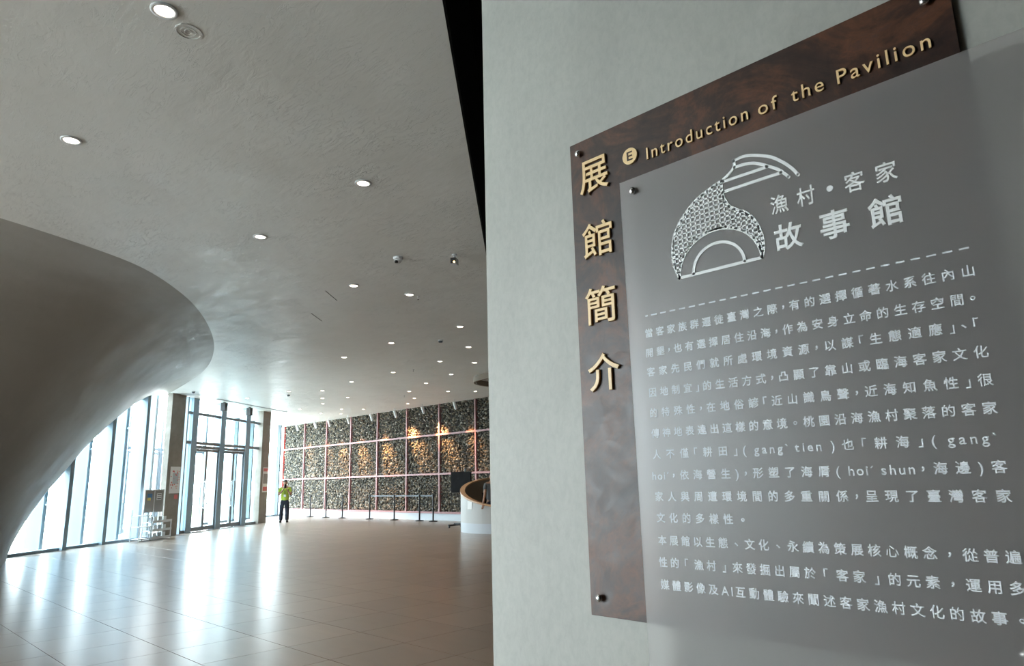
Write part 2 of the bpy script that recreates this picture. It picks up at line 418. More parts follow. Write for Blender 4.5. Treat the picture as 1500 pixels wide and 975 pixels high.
# door_1: glazed entrance wall with two double doors
d1 = structure(empty('door_1', fac(0), FROT), 'glazed entrance with two double doors in blue grey steel')
for u, w in [(6.94, .035), (7.42, .17), (9.28, .17), (11.15, .17), (12.27, .04)]:
    fpart(MB().box(-w, w, -.14, .14, 0, ZC), 'mullion', M['post'], d1, u, -0.06)
for z, h in [(4.07, .045), (3.05, .05)]:
    for a, c in [(6.975, 7.25), (7.59, 9.11), (9.45, 10.98), (11.32, 12.23)]:
        fpart(MB().box(a, c, -.06, .06, z - h, z + h), 'transom', M['frame'], d1)
for a, c in [(7.59, 9.11), (9.45, 10.98)]:
    fpart(MB().box(a, c, -.07, .07, 2.86, 2.96), 'door_header', M['frame'], d1)
    fpart(MB().box(a, c, -.03, .03, 2.96, 3.0), 'pane', M['glass'], d1)
for a, c in [(6.975, 7.25), (11.32, 12.23)]:
    fpart(MB().box(a, c, -.012, .012, 0.1, 3.0), 'pane', M['glass'], d1)
    fpart(MB().box(a, c, -.05, .05, 0, 0.10), 'sill', M['frame'], d1)
for a, c in [(6.975, 7.25), (7.59, 9.11), (9.45, 10.98), (11.32, 12.23)]:
    fpart(MB().box(a, c, -.012, .012, 3.10, 4.02), 'pane', M['glass'], d1)
    fpart(MB().box(a, c, -.012, .012, 4.12, ZC), 'pane', M['glass'], d1)
fpart(MB().box(7.59, 10.98, -.10, .10, 0, 0.012), 'threshold', M['steel'], d1)
def leaf(a, c, hx, parent=d1, n=0.0):
    f = .065
    lf = fpart(MB().box(a, a + f, -.03, .03, 0.02, 2.85).box(c - f, c, -.03, .03, 0.02, 2.85).box(a + f, c - f, -.03, .03, 2.76, 2.85).box(a + f, c - f, -.03, .03, 0.02, 0.16), 'door_leaf', M['frame'], parent, 0, n)
    MB().box(a + f, c - f, -.008, .008, 0.16, 2.76).build('pane', M['glass'], lf)
    h = MB()
    for sgn in (-1, 1):
        y = sgn * .09
        h.bar((hx, y, .76), (hx, y, 1.74), .016); h.bar((hx, y, .80), (hx, 0, .80), .012); h.bar((hx, y, 1.70), (hx, 0, 1.70), .012)
    h.build('handle', M['steel'], lf)
leaf(7.60, 8.345, 8.27); leaf(8.355, 9.10, 8.43); leaf(9.46, 10.21, 10.13); leaf(10.22, 10.97, 10.30)
# outer screen of the entrance lobby
d2 = structure(empty('door_2', fac(0), FROT), 'outer glass doors of the entrance lobby seen through the inner doors')
for u in [7.4, 9.3, 11.2, 12.3]:
    fpart(MB().box(-.06, .06, -.06, .06, 0, ZC), 'mullion', M['outer'], d2, u, -2.45)
fpart(MB().box(6.9, 12.3, -.05, .05, 2.9, 3.0), 'transom', M['outer'], d2, 0, -2.45)
leaf(7.48, 8.33, 8.2, d2, -2.45); leaf(8.36, 9.22, 8.45, d2, -2.45); leaf(9.38, 10.24, 10.1, d2, -2.45); leaf(10.26, 11.12, 10.4, d2, -2.45)
structure(fplace(MB().box(0, 6.3, .2, 2.7, -.12, -.004).build('floor', M['ground']), 6.7, 0), 'pale lobby floor between the inner and outer doors')
# window_2: glass beyond the second pillar
w2 = structure(empty('window_2', fac(0), FROT), 'glass wall between the second pillar and the stone wall')
for u in [13.3, 14.75, 16.2, 17.65, 19.1, 20.15]:
    fpart(MB().box(-.06, .06, -.09, .09, 0, ZC), 'post', M['outer'], w2, u, -2.4)
for a, c in [(13.3, 14.75), (14.75, 16.2), (16.2, 17.65), (17.65, 19.1), (19.1, 20.15)]:
    fpart(MB().box(a + .01, c - .01, -.01, .01, 0.05, ZC), 'pane', M['glass'], w2, 0, -2.6)
fpart(MB().box(12.4, 20.3, -.07, .07, 0, 0.07), 'kerb', M['post'], w2, 0, -2.45)
# window_3: the same glass wall on the far side of the shell, behind the camera; unseen, bay count set to light the sign
w3 = structure(empty('window_3', fac(0), FROT), 'unseen glass wall continuing beyond the curved plaster wall, lengthened to light the sign')
for k in range(9):
    u = -17.6 - 1.45 * k
    fpart(MB().box(-.065, .065, -.09, .09, 0.0, ZC), 'post', M['post'], w3, u, 0.10)
    fpart(MB().box(u - 1.44, u - .01, -.01, .01, 0.05, ZC), 'pane', M['glass'], w3, 0, -0.40)
# shell walls that close the hall, and a partition added to block light
structure(fplace(MB().box(-6, 0, .0, .3, 0, ZC).build('wall_back_unseen', M['cement']), -29.2, 0.0))
structure(MB().box(-2.1, 3.5, -1.9, -1.6, 0, 6.3).build('wall_back_unseen', M['concrete']))  # unseen partition, added to keep daylight off the right of the sign wall
structure(MB().box(3.5, 3.8, bk.y, 18.2, 0, 6.4).build('wall_right', M['concrete']))
structure(MB().box(bk.x - 1, 3.8, bk.y - .3, bk.y, 0, 6.4).build('wall_back_unseen', M['cement']))

# ------------------------------------------------------------------ stone wall
sw = structure(MB().box(-35.0, 3.8, SWY + .10, SWY + .35, 0, 6.4).build('wall_far', M['shadowbox']), 'long wall of river stones held in a pink steel grid')
xs = [-34.72 + 2.176 * k for k in range(0, 12)]
zrow = [0.30, 1.80, 3.36, 4.62]
t = (1 + 5 ** .5) / 2
bb = bmesh.new(); bmesh.ops.create_icosphere(bb, subdivisions=2, radius=1.0)
iv = np.array([v.co[:] for v in bb.verts]); iff = np.array([[v.index for v in f.verts] for f in bb.faces]); bb.free()
rs = np.random.RandomState(3)
def stone_panel(x0, x1, z0, z1):
    px, pz = 0.088, 0.068
    nx, nz = int((x1 - x0) / px) + 1, int((z1 - z0) / pz) + 1
    gx, gz = np.meshgrid(np.arange(nx), np.arange(nz)); gx = gx + 0.5 * (gz % 2)
    cx = x0 + (gx.ravel() + .3) * (x1 - x0) / nx + rs.uniform(-.025, .025, gx.size); cz = z0 + (gz.ravel() + .5) * (z1 - z0) / nz + rs.uniform(-.02, .02, gx.size)
    cx = np.clip(cx, x0 + .03, x1 - .03); cz = np.clip(cz, z0 + .02, z1 - .02)
    cyy = SWY + .02 + rs.uniform(-.03, .03, gx.size); n_ = gx.size
    s = np.stack([rs.uniform(.036, .066, n_), rs.uniform(.035, .06, n_), rs.uniform(.026, .046, n_)], 1)
    a = rs.uniform(-.6, .6, n_); ca, sa = np.cos(a), np.sin(a)
    v = iv[None] * s[:, None, :] * rs.uniform(.88, 1.12, (n_, len(iv), 1))
    x = v[..., 0] * ca[:, None] - v[..., 2] * sa[:, None]; z = v[..., 0] * sa[:, None] + v[..., 2] * ca[:, None]
    out = np.stack([x + cx[:, None], v[..., 1] + cyy[:, None], z + cz[:, None]], -1).reshape(-1, 3)
    f = (iff[None] + (np.arange(n_) * len(iv))[:, None, None]).reshape(-1, 3)
    me = bpy.data.meshes.new('stone_fill'); me.vertices.add(len(out)); me.vertices.foreach_set('co', out.ravel())
    me.loops.add(f.size); me.loops.foreach_set('vertex_index', f.ravel().astype(np.int32)); me.polygons.add(len(f))
    me.polygons.foreach_set('loop_start', np.arange(0, f.size, 3, dtype=np.int32)); me.polygons.foreach_set('loop_total', np.full(len(f), 3, dtype=np.int32))
    me.update(calc_edges=True)
    o = link('stone_fill', me, M['stones'], sw); o['kind'] = 'stuff'
for k in range(9):
    for z0, z1 in zip(zrow[:-1], zrow[1:]):
        stone_panel(xs[k] + .03, xs[k + 1] - .03, z0 + .03, z1 - .02)
for k, x in enumerate(xs[:10]):
    MB().box(x - .035, x + .035, SWY - .09, SWY + .10, 0.28, ZC).build('grid_post', M['red'] if k == 0 else M['pink'], sw)
for z in zrow[:3]:
    MB().box(xs[0], xs[9], SWY - .10, SWY + .10, z - .035, z + .035).build('grid_rail', M['pink'], sw)
MB().box(xs[0], xs[9] + 8, SWY - .06, SWY + .10, 0, .262).build('baseboard_far', M['plinth'], sw)
structure(MB().box(xs[9], 3.5, SWY - .06, SWY + .10, .262, ZC).build('wall_far', M['cement']))

# ------------------------------------------------------------------ near wall with the sign
WY = 1.362
near = structure(MB().box(-1.436, 3.5, WY, WY + .35, 0, 6.3, 0.006).build('wall_front', M['cement']), 'mottled grey green cement wall carrying the sign')

# text as meshes from the built-in typeface
glyph_cache = {}
def text_mesh(s, size, offset=0.0, extrude=0.0, bevel=0.0, spacing=1.0, res=4):
    key = (s, size, offset, extrude, bevel, spacing)
    if key in glyph_cache: return glyph_cache[key]
    c = bpy.data.curves.new('t', 'FONT'); c.body = s; c.size = size; c.offset = offset; c.extrude = extrude; c.bevel_depth = bevel; c.resolution_u = res
    c.bevel_resolution = 1
    c.space_character = spacing; c.align_x = 'LEFT'
    o = bpy.data.objects.new('t', c); COL.objects.link(o)
    dg = bpy.context.evaluated_depsgraph_get(); dg.update()
    me = bpy.data.meshes.new_from_object(o.evaluated_get(dg))
    co = np.empty(len(me.vertices) * 3); me.vertices.foreach_get('co', co); co = co.reshape(-1, 3)
    fs = [tuple(p.vertices) for p in me.polygons]
    bpy.data.objects.remove(o); bpy.data.curves.remove(c); bpy.data.meshes.remove(me)
    glyph_cache[key] = (co, fs); return co, fs
def vert_mesh(name, items, m, parent, y):
    """items: (co, faces, x, z, sx, sz): text laid on an XZ plane facing -y"""
    V, Fc = [], []
    for co, fs, x, z, sx, sz in items:
        k = len(V)
        for c in co: V.append((x + c[0] * sx, -c[2], z + c[1] * sz))
        Fc += [tuple(i + k for i in f) for f in fs]
    me = bpy.data.meshes.new(name); me.from_pydata(V, [], Fc); me.update()
    return link(name, me, m, parent, (0, y, 0))
def edge_sides(o):
    o.data.materials.append(M['gold_edge'])
    for p in o.data.polygons:
        if abs(p.normal.y) < .6: p.material_index = 1
def fit_glyph(ch, cx, cz, w, h, **kw):
    co, fs = text_mesh(ch, **kw)
    x0, x1, y0, y1 = co[:, 0].min(), co[:, 0].max(), co[:, 1].min(), co[:, 1].max()
    sx, sz = w / (x1 - x0), h / (y1 - y0)
    co = co * np.array([1, 1, .5]) if 'extrude' not in kw else co
    return (co, fs, cx - (x0 + x1) / 2 * sx, cz - (y0 + y1) / 2 * sz, sx, sz)

BX0, BX1, BZ0, BZ1, BYF = -1.0815, -0.182, 1.183, 2.387, 1.350
board = empty('sign_board', (0, 0, 0), label='rusty brown metal sign board on the cement wall under the frosted panel', cat='sign')
MB().box(BX0, BX1, BYF, WY, BZ0, BZ1, 0.001).build('board_panel', M['rust'], board)
for ch, x, z, w, h in [('展', -1.0015, 2.272, .094, .098), ('館', -1.0010, 2.098, .096, .094), ('簡', -1.0020, 1.924, .096, .096), ('介', -1.0030, 1.754, .098, .094)]:
    it = fit_glyph(ch, x, z, w, h, size=.1, extrude=.0025, bevel=.0013)
    o = vert_mesh('title_character', [it], M['gold'], board, BYF - .0035); edge_sides(o)
e_ = MB().cyl((-.8874, BYF - .003, 2.2850), .0215, .006, 40, axis='Y').build('round_badge', M['gold'], board)
vert_mesh('badge_letter', [fit_glyph('E', -.8872, 2.285, .0165, .0235, size=.05, bevel=.0004, extrude=.0003)], M['rust'], e_, BYF - .0065)
def english(word, x0, x1, zbase, capref=.0325):
    co, fs = text_mesh(word, size=.045, extrude=.002, bevel=.0002, spacing=1.25)
    sx = (x1 - x0) / (co[:, 0].max() - co[:, 0].min()); sz = capref / (.045 * .727)
    edge_sides(vert_mesh('title_word', [(co, fs, x0 - co[:, 0].min() * sx, zbase, sx, sz)], M['gold'], board, BYF - .0025))
english('Introduction', -.8395, -.5765, 2.2585)
english('of', -.5535, -.5105, 2.2565)
english('the', -.4810, -.4145, 2.2560)
english('Pavilion', -.3885, -.2225, 2.2555)
def screw(parent, x, z, y0, r=.0095, ln=.016):
    return MB().cyl((x, y0 - ln / 2, z), r * .55, ln, 16, axis='Y').sphere((x, y0 - ln, z), r, (1, .75, 1), 20, 12).build('screw_cap', M['chrome'], parent, smooth=True)
for x, z in [(-1.049, 2.3505), (-.221, 2.350), (-1.050, 1.2240), (-.2350, 1.2200)]: screw(board, x, z, BYF, .0095, .008)

AX0, AX1, AZ0, AZ1, AYF = -.9060, -.0065, 1.005, 2.2105, 1.320
AYB = AYF + .005
acr = empty('frosted_panel', (0, 0, 0), label='frosted clear acrylic panel printed with white Chinese text, held off the brown board', cat='sign')
MB().box(AX0, AX1, AYF, AYB, AZ0, AZ1).build('acrylic_sheet', M['acrylic'], acr)
sh_ = acr.children[0].data; sh_.materials.append(M['acrylic_back'])
for p_ in sh_.polygons:
    if p_.normal.y > .9: p_.material_index = 1
for x, z in [(-.866, 2.176), (-.045, 2.176), (-.866, 1.040), (-.045, 1.040)]:
    s = screw(acr, x, z, AYF, .0095, .006)
    MB().cyl((x, (AYB + (BYF if z > 1.18 else WY - .001)) / 2, z), .006, (BYF if z > 1.18 else WY - .001) - AYB, 12, axis='Y').build('standoff', M['chrome'], s)

LINES = [('當客家族群遷徙臺灣之際，有的選擇循著水系往內山', -.8505, -.2213, 1.8214, .55),
 ('開墾，也有選擇居住沿海，作為安身立命的生存空間。', -.8523, -.2213, 1.7756, .55),
 ('客家先民們就所處環境資源，以謀「生態適應」、「', -.8520, -.2228, 1.7312, .55),
 ('因地制宜」的生活方式，凸顯了靠山或臨海客家文化', -.8511, -.2227, 1.6845, .55),
 ('的特殊性，在地俗諺「近山識鳥聲，近海知魚性」很', -.8521, -.2232, 1.6384, .55),
 ('傳神地表達出這樣的意境。桃園沿海漁村聚落的客家', -.8512, -.2239, 1.5930, .80),
 ('人不僅「耕田」( gang` tien )也「耕海」( gang`', -.8516, -.2240, 1.5465, .60),
 ('hoi´，依海營生)，形塑了海脣( hoi´ shun，海邊)客', -.8615, -.2246, 1.5005, .62),
 ('家人與周遭環境間的多重關係，呈現了臺灣客家', -.8529, -.2252, 1.4556, .55),
 ('文化的多樣性。', -.8522, -.6628, 1.4108, 1.0),
 ('本展館以生態、文化、永續為策展核心概念，從普遍', -.8525, -.2261, 1.3640, 1.0),
 ('性的「漁村」來發掘出屬於「客家」的元素，運用多', -.8541, -.2281, 1.3182, 1.0),
 ('媒體影像及AI互動體驗來闡述客家漁村文化的故事。', -.8533, -.2288, 1.2725, 1.0)]
PUN = set('，。、「」()´`'); NARROW = set('il`´')
CW = .0205
def weight(ch, pw):
    if ch in '()': return .55
    if ch in '，。、「」': return pw
    if ch == ' ': return .22
    if ch in 'il´`I': return .27
    if ch == 'A': return .8
    if ch.isascii(): return .46
    return 1.0
ref_co, _ = text_mesh('國', size=.0215, bevel=.00044)
rcx, rcz = (ref_co[:, 0].min() + ref_co[:, 0].max()) / 2, (ref_co[:, 1].min() + ref_co[:, 1].max()) / 2
for s, x0, x1, z, pw in LINES:
    ws = [weight(c, pw) for c in s]
    pos = [0.0]
    for a, c in zip(ws[:-1], ws[1:]): pos.append(pos[-1] + (a + c) / 2)
    k = (x1 - x0) / pos[-1]; items = []
    for ch, p in zip(s, pos):
        if ch == ' ': continue
        X = x0 + p * k
        if ch.isascii() or ch in '´`':
            co, fs = text_mesh(ch, size=.0235, bevel=.00040)
            cxm = (co[:, 0].min() + co[:, 0].max()) / 2
            items.append((co, fs, X - cxm, z - .0082, 1, 1))
        elif ch in '，、。「」':
            co, fs = text_mesh(ch, size=.0215, bevel=.00044)
            cxm = (co[:, 0].min() + co[:, 0].max()) / 2; czm = (co[:, 1].min() + co[:, 1].max()) / 2
            dz = {'，': -.0005, '、': -.001, '。': -.0005, '「': .0035, '」': -.0035}[ch]
            items.append((co, fs, X - cxm, z + dz - czm, 1, 1))
        else:
            co, fs = text_mesh(ch, size=.0215, bevel=.00044)
            items.append((co, fs, X - rcx, z - rcz, 1, 1))
    vert_mesh('text_line', items, M['white_print'], acr, AYF - .0006)
# dashed rule
xd = -.8570; k = 0; mb = MB()
while xd < -.222:
    mb.box(xd, xd + (.0145 if k else .006), AYF - .0006, AYF - .0001, 1.8632 - .0016 - .003 * (xd + .857), 1.8632 + .0014 - .003 * (xd + .857)); xd += .0245 if k else .0155; k += 1
mb.build('dashed_rule', M['white_print'], acr)
# emblem: strokes as flat ribbons with real thickness, on the back of the sheet
YL = AYF - .0014
def cat(pts, k=3):
    P = [Vector(p) for p in pts]; out = []
    for i in range(len(P) - 1):
        a = P[max(i - 1, 0)]; b_ = P[i]; c = P[i + 1]; d_ = P[min(i + 2, len(P) - 1)]
        for j in range(8):
            t_ = j / 8; out.append(.5 * ((2 * b_) + (c - a) * t_ + (2 * a - 5 * b_ + 4 * c - d_) * t_ ** 2 + (3 * b_ - a - 3 * c + d_) * t_ ** 3))
    out.append(P[-1]); return out
def ribbon(bm_, pts, w):
    pts = [Vector(p) for p in pts]; n_ = len(pts); L_ = []
    for i, p in enumerate(pts):
        d_ = (pts[min(i + 1, n_ - 1)] - pts[max(i - 1, 0)]).normalized(); nn_ = Vector((-d_.y, d_.x)) * w / 2
        L_.append([bm_.verts.new((q.x, y, q.y)) for q in (p + nn_, p - nn_) for y in (0, .0012)])
    for A_, C_ in zip(L_[:-1], L_[1:]):
        for a, c in ((0, 1), (1, 3), (3, 2), (2, 0)): bm_.faces.new((A_[a], C_[a], C_[c], A_[c]))
    bm_.faces.new(L_[0]) if False else None
    for e in (pts[0], pts[-1]):
        rr = bmesh.ops.create_cone(bm_, cap_ends=True, segments=12, radius1=w / 2, radius2=w / 2, depth=.0012)
        for v in rr['verts']: v.co = Vector((e.x + v.co.x, .0006 + v.co.z, e.y + v.co.y))
left = cat([(-.7653, 1.9353), (-.7760, 1.968), (-.7777, 2.000), (-.7715, 2.033), (-.7568, 2.0602), (-.733, 2.086), (-.706, 2.1064), (-.672, 2.121), (-.6421, 2.1310), (-.622, 2.142), (-.6105, 2.155), (-.6120, 2.1675)])
wave = cat([(-.6435, 2.1300), (-.6450, 2.112), (-.6430, 2.093), (-.6320, 2.068), (-.6140, 2.053), (-.5956, 2.0410), (-.5780, 2.018), (-.5670, 1.985), (-.5655, 1.957), (-.5705, 1.9355)])
def arc(cx, cz, rx, rz, a0=180, a1=0, n_=40): return [Vector((cx + rx * math.cos(math.radians(a0 + (a1 - a0) * i / n_)), cz + rz * math.sin(math.radians(a0 + (a1 - a0) * i / n_)))) for i in range(n_ + 1)]
oarc = arc(-.6679, 1.9370, .0965, .0865); iarc = arc(-.6690, 1.9370, .0600, .0565)
bm_ = bmesh.new(); SWD = .0066
for pl in (left, wave, oarc, iarc, [Vector((-.7653, 1.9355)), Vector((-.5705, 1.9355))],
           cat([(-.6120, 2.1655), (-.586, 2.1675), (-.559, 2.1590), (-.531, 2.1455), (-.5074, 2.1254), (-.491, 2.106), (-.479, 2.0872)]),
           cat([(-.6110, 2.1500), (-.586, 2.1490), (-.5609, 2.1415), (-.5237, 2.1170), (-.510, 2.104), (-.4982, 2.0891)]),
           [Vector((-.6400, 2.1265)), Vector((-.5400, 2.1262))], [Vector((-.6420, 2.1035)), Vector((-.5130, 2.1035))]):
    ribbon(bm_, pl, SWD)
poly = [p for p in left if p.y < 2.131] + [p for p in wave][0:] + oarc[::-1]
def inpoly(x, z):
    c = False; n_ = len(poly)
    for i in range(n_):
        a, b_ = poly[i], poly[i - 1]
        if (a.y > z) != (b_.y > z) and x < (b_.x - a.x) * (z - a.y) / (b_.y - a.y) + a.x: c = not c
    return c
def hatch(p, d_):
    st, run = .0008, None
    for i in range(400):
        q = p + d_ * (i * st); ins = inpoly(q.x, q.y)
        if ins and run is None: run = q
        if not ins and run is not None:
            if (q - run).length > .003: ribbon(bm_, [run, q], .0038)
            run = None
g_ = .0118
for i in range(24):
    hatch(Vector((-.785 + i * g_, 1.93)), Vector((0.0, 1.0)))
    hatch(Vector((-.79, 1.938 + i * g_ * .92)), Vector((1.0, 0.0)))
bmesh.ops.recalc_face_normals(bm_, faces=bm_.faces)
me = bpy.data.meshes.new('emblem'); bm_.to_mesh(me); bm_.free(); EK = 0.9935
emb_ = link('emblem', me, M['logo_print'], acr, (0, YL, 1.5 * (1 - EK))); emb_.scale = (EK, 1, EK)
kw = dict(size=.06, bevel=.0009)
for a_ in (('漁', -.5240, 2.0385, .037, .040), ('村', -.4700, 2.0385, .036, .040), ('客', -.3778, 2.0385, .037, .040), ('家', -.3220, 2.0385, .037, .040)):
    o = vert_mesh('emblem_character', [fit_glyph(*a_, **kw)], M['logo_print'], acr, YL + .0006); o.scale = (EK, 1, EK); o.location.z = 1.5 * (1 - EK)
MB().cyl((-.4204, YL + .0006, 2.0355), .0062, .001, 20, axis='Y').build('emblem_dot', M['logo_print'], acr)
kw = dict(size=.06, bevel=.0013)
for a_ in (('故', -.5125, 1.9660, .057, .057), ('事', -.4230, 1.9660, .055, .058), ('館', -.3330, 1.9650, .058, .058)):
    o = vert_mesh('emblem_character', [fit_glyph(*a_, **kw)], M['logo_print'], acr, YL + .0006); o.scale = (EK, 1, EK); o.location.z = 1.5 * (1 - EK)

# ------------------------------------------------------------------ ceiling lights
DL = [(-4.38, 1.26), (-6.76, 1.28), (-5.78, 3.72), (-8.0, 3.65), (-9.14, 5.75), (-9.0, 6.75), (-10.31, 9.02), (-12.56, 8.92), (-14.76, 9.06), (-11.84, 10.62), (-13.78, 11.34), (-13.39, 12.22), (-16.0, 11.44), (-15.31, 13.03), (-18.3, 11.52), (-17.21, 13.59), (-18.38, 15.49), (-17.83, 16.29), (-19.14, 14.37), (-20.63, 15.73), (-22.24, 16.63), (-20.63, 11.86), (-22.47, 12.93), (-21.4, 11.05), (-21.8, 13.57), (-24.01, 13.85), (-25.39, 15.53), (-24.92, 16.3), (-27.34, 15.69), (-27.17, 16.59), (-23.9, 10.76), (-26.27, 14.09)]
ADDED_DL = [(-2.6, -0.6), (-4.8, -1.4)]  # unseen downlights, added to light the cement wall around the sign
ld = bpy.data.lights.new('downlight_lamp', 'SPOT'); ld.energy = DOWN_W; ld.color = (1.0, .80, .60); ld.spot_size = math.radians(115); ld.spot_blend = 0.9; ld.shadow_soft_size = .05
r_mesh = MB().ring((0, 0), .062, .085, -.012, .002).mesh('trim_ring', True); r_mesh.materials.append(M['white'])
l_mesh = MB().cyl((0, 0, -.003), .062, .005, 28).mesh('lens'); l_mesh.materials.append(M['lamp'])
names = ['recessed downlight nearest the top edge, beside the round ceiling speaker',
 'recessed downlight high over the curved wall, alone at the left edge',
 'recessed downlight alone in the middle of the plaster ceiling',
 'recessed downlight between the lone middle one and the curved wall rim',
 'recessed downlight just beyond the dome camera, over the slot lines',
 'recessed downlight with a tiny sprinkler beside it, just beyond the ceiling cameras',
 'recessed downlight beyond the box camera, closest to the cement wall edge at that depth',
 'recessed downlight beyond the slot lines, left of and level with the smoke detector',
 'recessed downlight beyond the lower slot line, towards the curved wall rim',
 'recessed downlight hugging the cement wall edge just beyond the smoke detector',
 'recessed downlight right below the smoke detector, left of the two by the cement wall',
 'recessed downlight at the cement wall edge, just above the hanging ring',
 'recessed downlight left of the ring, second of the diagonal pair starting below the smoke detector',
 'recessed downlight just left of the hanging ceiling ring, upper of two',
 'recessed downlight alone in the left mid field, above the tight cluster of three',
 'recessed downlight in the centre field between the ring and the lone left one',
 'recessed downlight left of the ring and just above the stone wall top, lower of two',
 'recessed downlight directly under the hanging ring, against the cement wall edge',
 'recessed downlight topmost of the trio with a sprinkler above the brightest lit stones',
 'recessed downlight right one of the trio above the brightest lit stones',
 'recessed downlight lowest of the trio, touching the stone wall top line',
 'recessed downlight topmost of the stack of three over the left stone panels',
 'recessed downlight second of the stack of three over the left stone panels',
 'recessed downlight with a smoke detector under it, in front of the second pillar',
 'recessed downlight right beside the stack of three, a step towards the centre',
 'recessed downlight lowest of the stack of three over the left stone panels',
 'recessed downlight upper of the small pair over the third stone column',
 'recessed downlight apart on the right, just above the fifth stone column',
 'recessed downlight above the second stone column, lowest at the far left',
 'recessed downlight lower of the small pair over the third stone column',
 'recessed downlight in front of the entrance doors beside the long air slot',
 'recessed downlight by the far end of the air slot, above the person in lime',
 'recessed downlight out of view, added to light the wall on the left of the sign', 'recessed downlight out of view, added to light the sign wall, nearest the curved wall']
for i, (x, y) in enumerate(DL + ADDED_DL):
    far = i >= 6
    o = empty('downlight', (x, y, ZC), label=names[i], cat='ceiling light', group='recessed downlights in the plaster ceiling')
    link('trim_ring', r_mesh, None, o); link('lens', l_mesh, None, o)
    lo = bpy.data.objects.new('lamp', ld); COL.objects.link(lo); lo.parent = o; lo.location = (0, 0, -.03)
# round ceiling speaker
sp = empty('ceiling_speaker', (-4.50, 1.46, ZC), label='round white ceiling speaker grille beside the nearest downlight', cat='speaker')
MB().ring((0, 0), .075, .088, -.006, .002).build('rim', M['ceiling'], sp); MB().ring((0, 0), .045, .052, -.005, .002).ring((0, 0), .020, .026, -.005, .002).build('grille', M['ceiling'], sp)
# dome camera and bullet camera
dc = empty('dome_camera', (-7.54, 5.45, ZC), label='white dome security camera on the ceiling', cat='camera')
MB().cyl((0, 0, -.02), .07, .04, 28).build('mount', M['white'], dc); MB().sphere((0, 0, -.045), .052, (1, 1, .9)).build('dome', M['white'], dc, smooth=True)
MB().cyl((.01, -.035, -.075), .025, .03, 16).build('lens_window', M['dark'], dc)
bc = empty('bullet_camera', (-6.93, 5.97, ZC), math.radians(30), label='white box camera with glowing lens on the ceiling near the black void', cat='camera')
MB().cyl((0, 0, -.01), .04, .02, 20).bar((0, 0, 0), (0, 0, -.07), .014).build('mount', M['white'], bc)
MB().box(-.04, .04, -.06, .06, -.15, -.06, .01).build('housing', M['white'], bc)
MB().box(-.035, .035, -.072, -.058, -.145, -.065, .004).build('face_plate', M['dark'], bc); MB().cyl((.02, -.075, -.13), .013, .01, 14, axis='Y').build('lens', M['warm_lamp'], bc)
for (x, y), lab in [((-11.63, 9.59), 'small white smoke detector among the downlights above the hall'), ((-22.24, 11.47), 'small smoke detector on the ceiling outside the entrance doors'), ((-23.1, 8.57), 'small smoke detector on the ceiling above the brochure stand')]:
    o = empty('smoke_detector', (x, y, ZC), label=lab, cat='smoke detector', group='smoke detectors on the ceiling')
    MB().cyl((0, 0, -.012), .06, .024, 20).build('mount', M['white'], o); MB().cyl((0, 0, -.04), .042, .035, 20, r2=.05).build('sensor_head', M['outer'], o)
for (x, y), lb in [((-20.17, 14.92), 'tiny sprinkler head above the brightest lit stones'), ((-9.02, 6.95), 'tiny sprinkler head beside the downlight beyond the ceiling cameras'), ((-15.27, 11.6), 'tiny sprinkler head in the middle field of the far downlights'), ((-27.3, 14.02), 'tiny sprinkler head in front of the second pillar')]:
    o = empty('sprinkler', (x, y, ZC), label=lb, cat='sprinkler', group='ceiling sprinklers')
    MB().cyl((0, 0, -.004), .03, .008, 16).bar((0, 0, 0), (0, 0, -.05), .007).build('stem', M['white'], o); MB().cyl((0, 0, -.055), .018, .004, 12).build('deflector', M['steel'], o)
# slot diffuser by the doors
sl = empty('air_slot', ((-24.65 - 27.56) / 2, (9.99 + 14.15) / 2, ZC), math.atan2(14.15 - 9.99, -27.56 + 24.65), label='long dark air slot in the ceiling in front of the entrance doors', cat='vent')
MB().box(-2.5, 2.5, -.05, .05, -.006, .002).build('slot', M['shadowbox'], sl); MB().box(-2.54, 2.54, .05, .065, -.01, .002).box(-2.54, 2.54, -.065, -.05, -.01, .002).build('slot_frame', M['white'], sl)
for (a, b_), lb in [(((-9.71, 5.58), (-10.12, 6.04)), 'nearer of two short thin slot lines in the plaster ceiling'), (((-11.22, 6.17), (-11.64, 6.63)), 'farther of two short thin slot lines, closer to the curved wall')]:
    dx, dy = b_[0] - a[0], b_[1] - a[1]
    o = MB().box(0, math.hypot(dx, dy), -.006, .006, -.003, .002).build('slot_line', M['shadowbox'], None, (a[0], a[1], ZC), (0, 0, math.atan2(dy, dx)))
    tag(o, lb, 'slot', 'thin slots in the ceiling')
# hanging ring rim beside the reception
cr = empty('ceiling_ring', (-14.6, 14.9, ZC), label='dark round light ring hanging under the ceiling above the reception counter', cat='ceiling light')
MB().ring((0, 0), 1.12, 1.20, -.17, .002, 64).build('ring_band', M['inner'], cr, smooth=False)
MB().cyl((0, 0, -.006), 1.12, .008, 64).build('disc', M['ceiling'], cr)
# black box spots over the doors
for u, lab in [(8.75, 'black box spotlight above the first double door'), (10.65, 'black box spotlight above the second double door')]:
    o = empty('box_spotlight', fac(u, .35, ZC), FROT, label=lab, cat='spotlight', group='black spotlights above the entrance')
    MB().box(-.09, .09, -.09, .09, -.33, -.03, .01).build('housing', M['dark'], o); MB().box(-.03, .03, -.03, .03, -.04, .0).build('bracket', M['dark'], o)
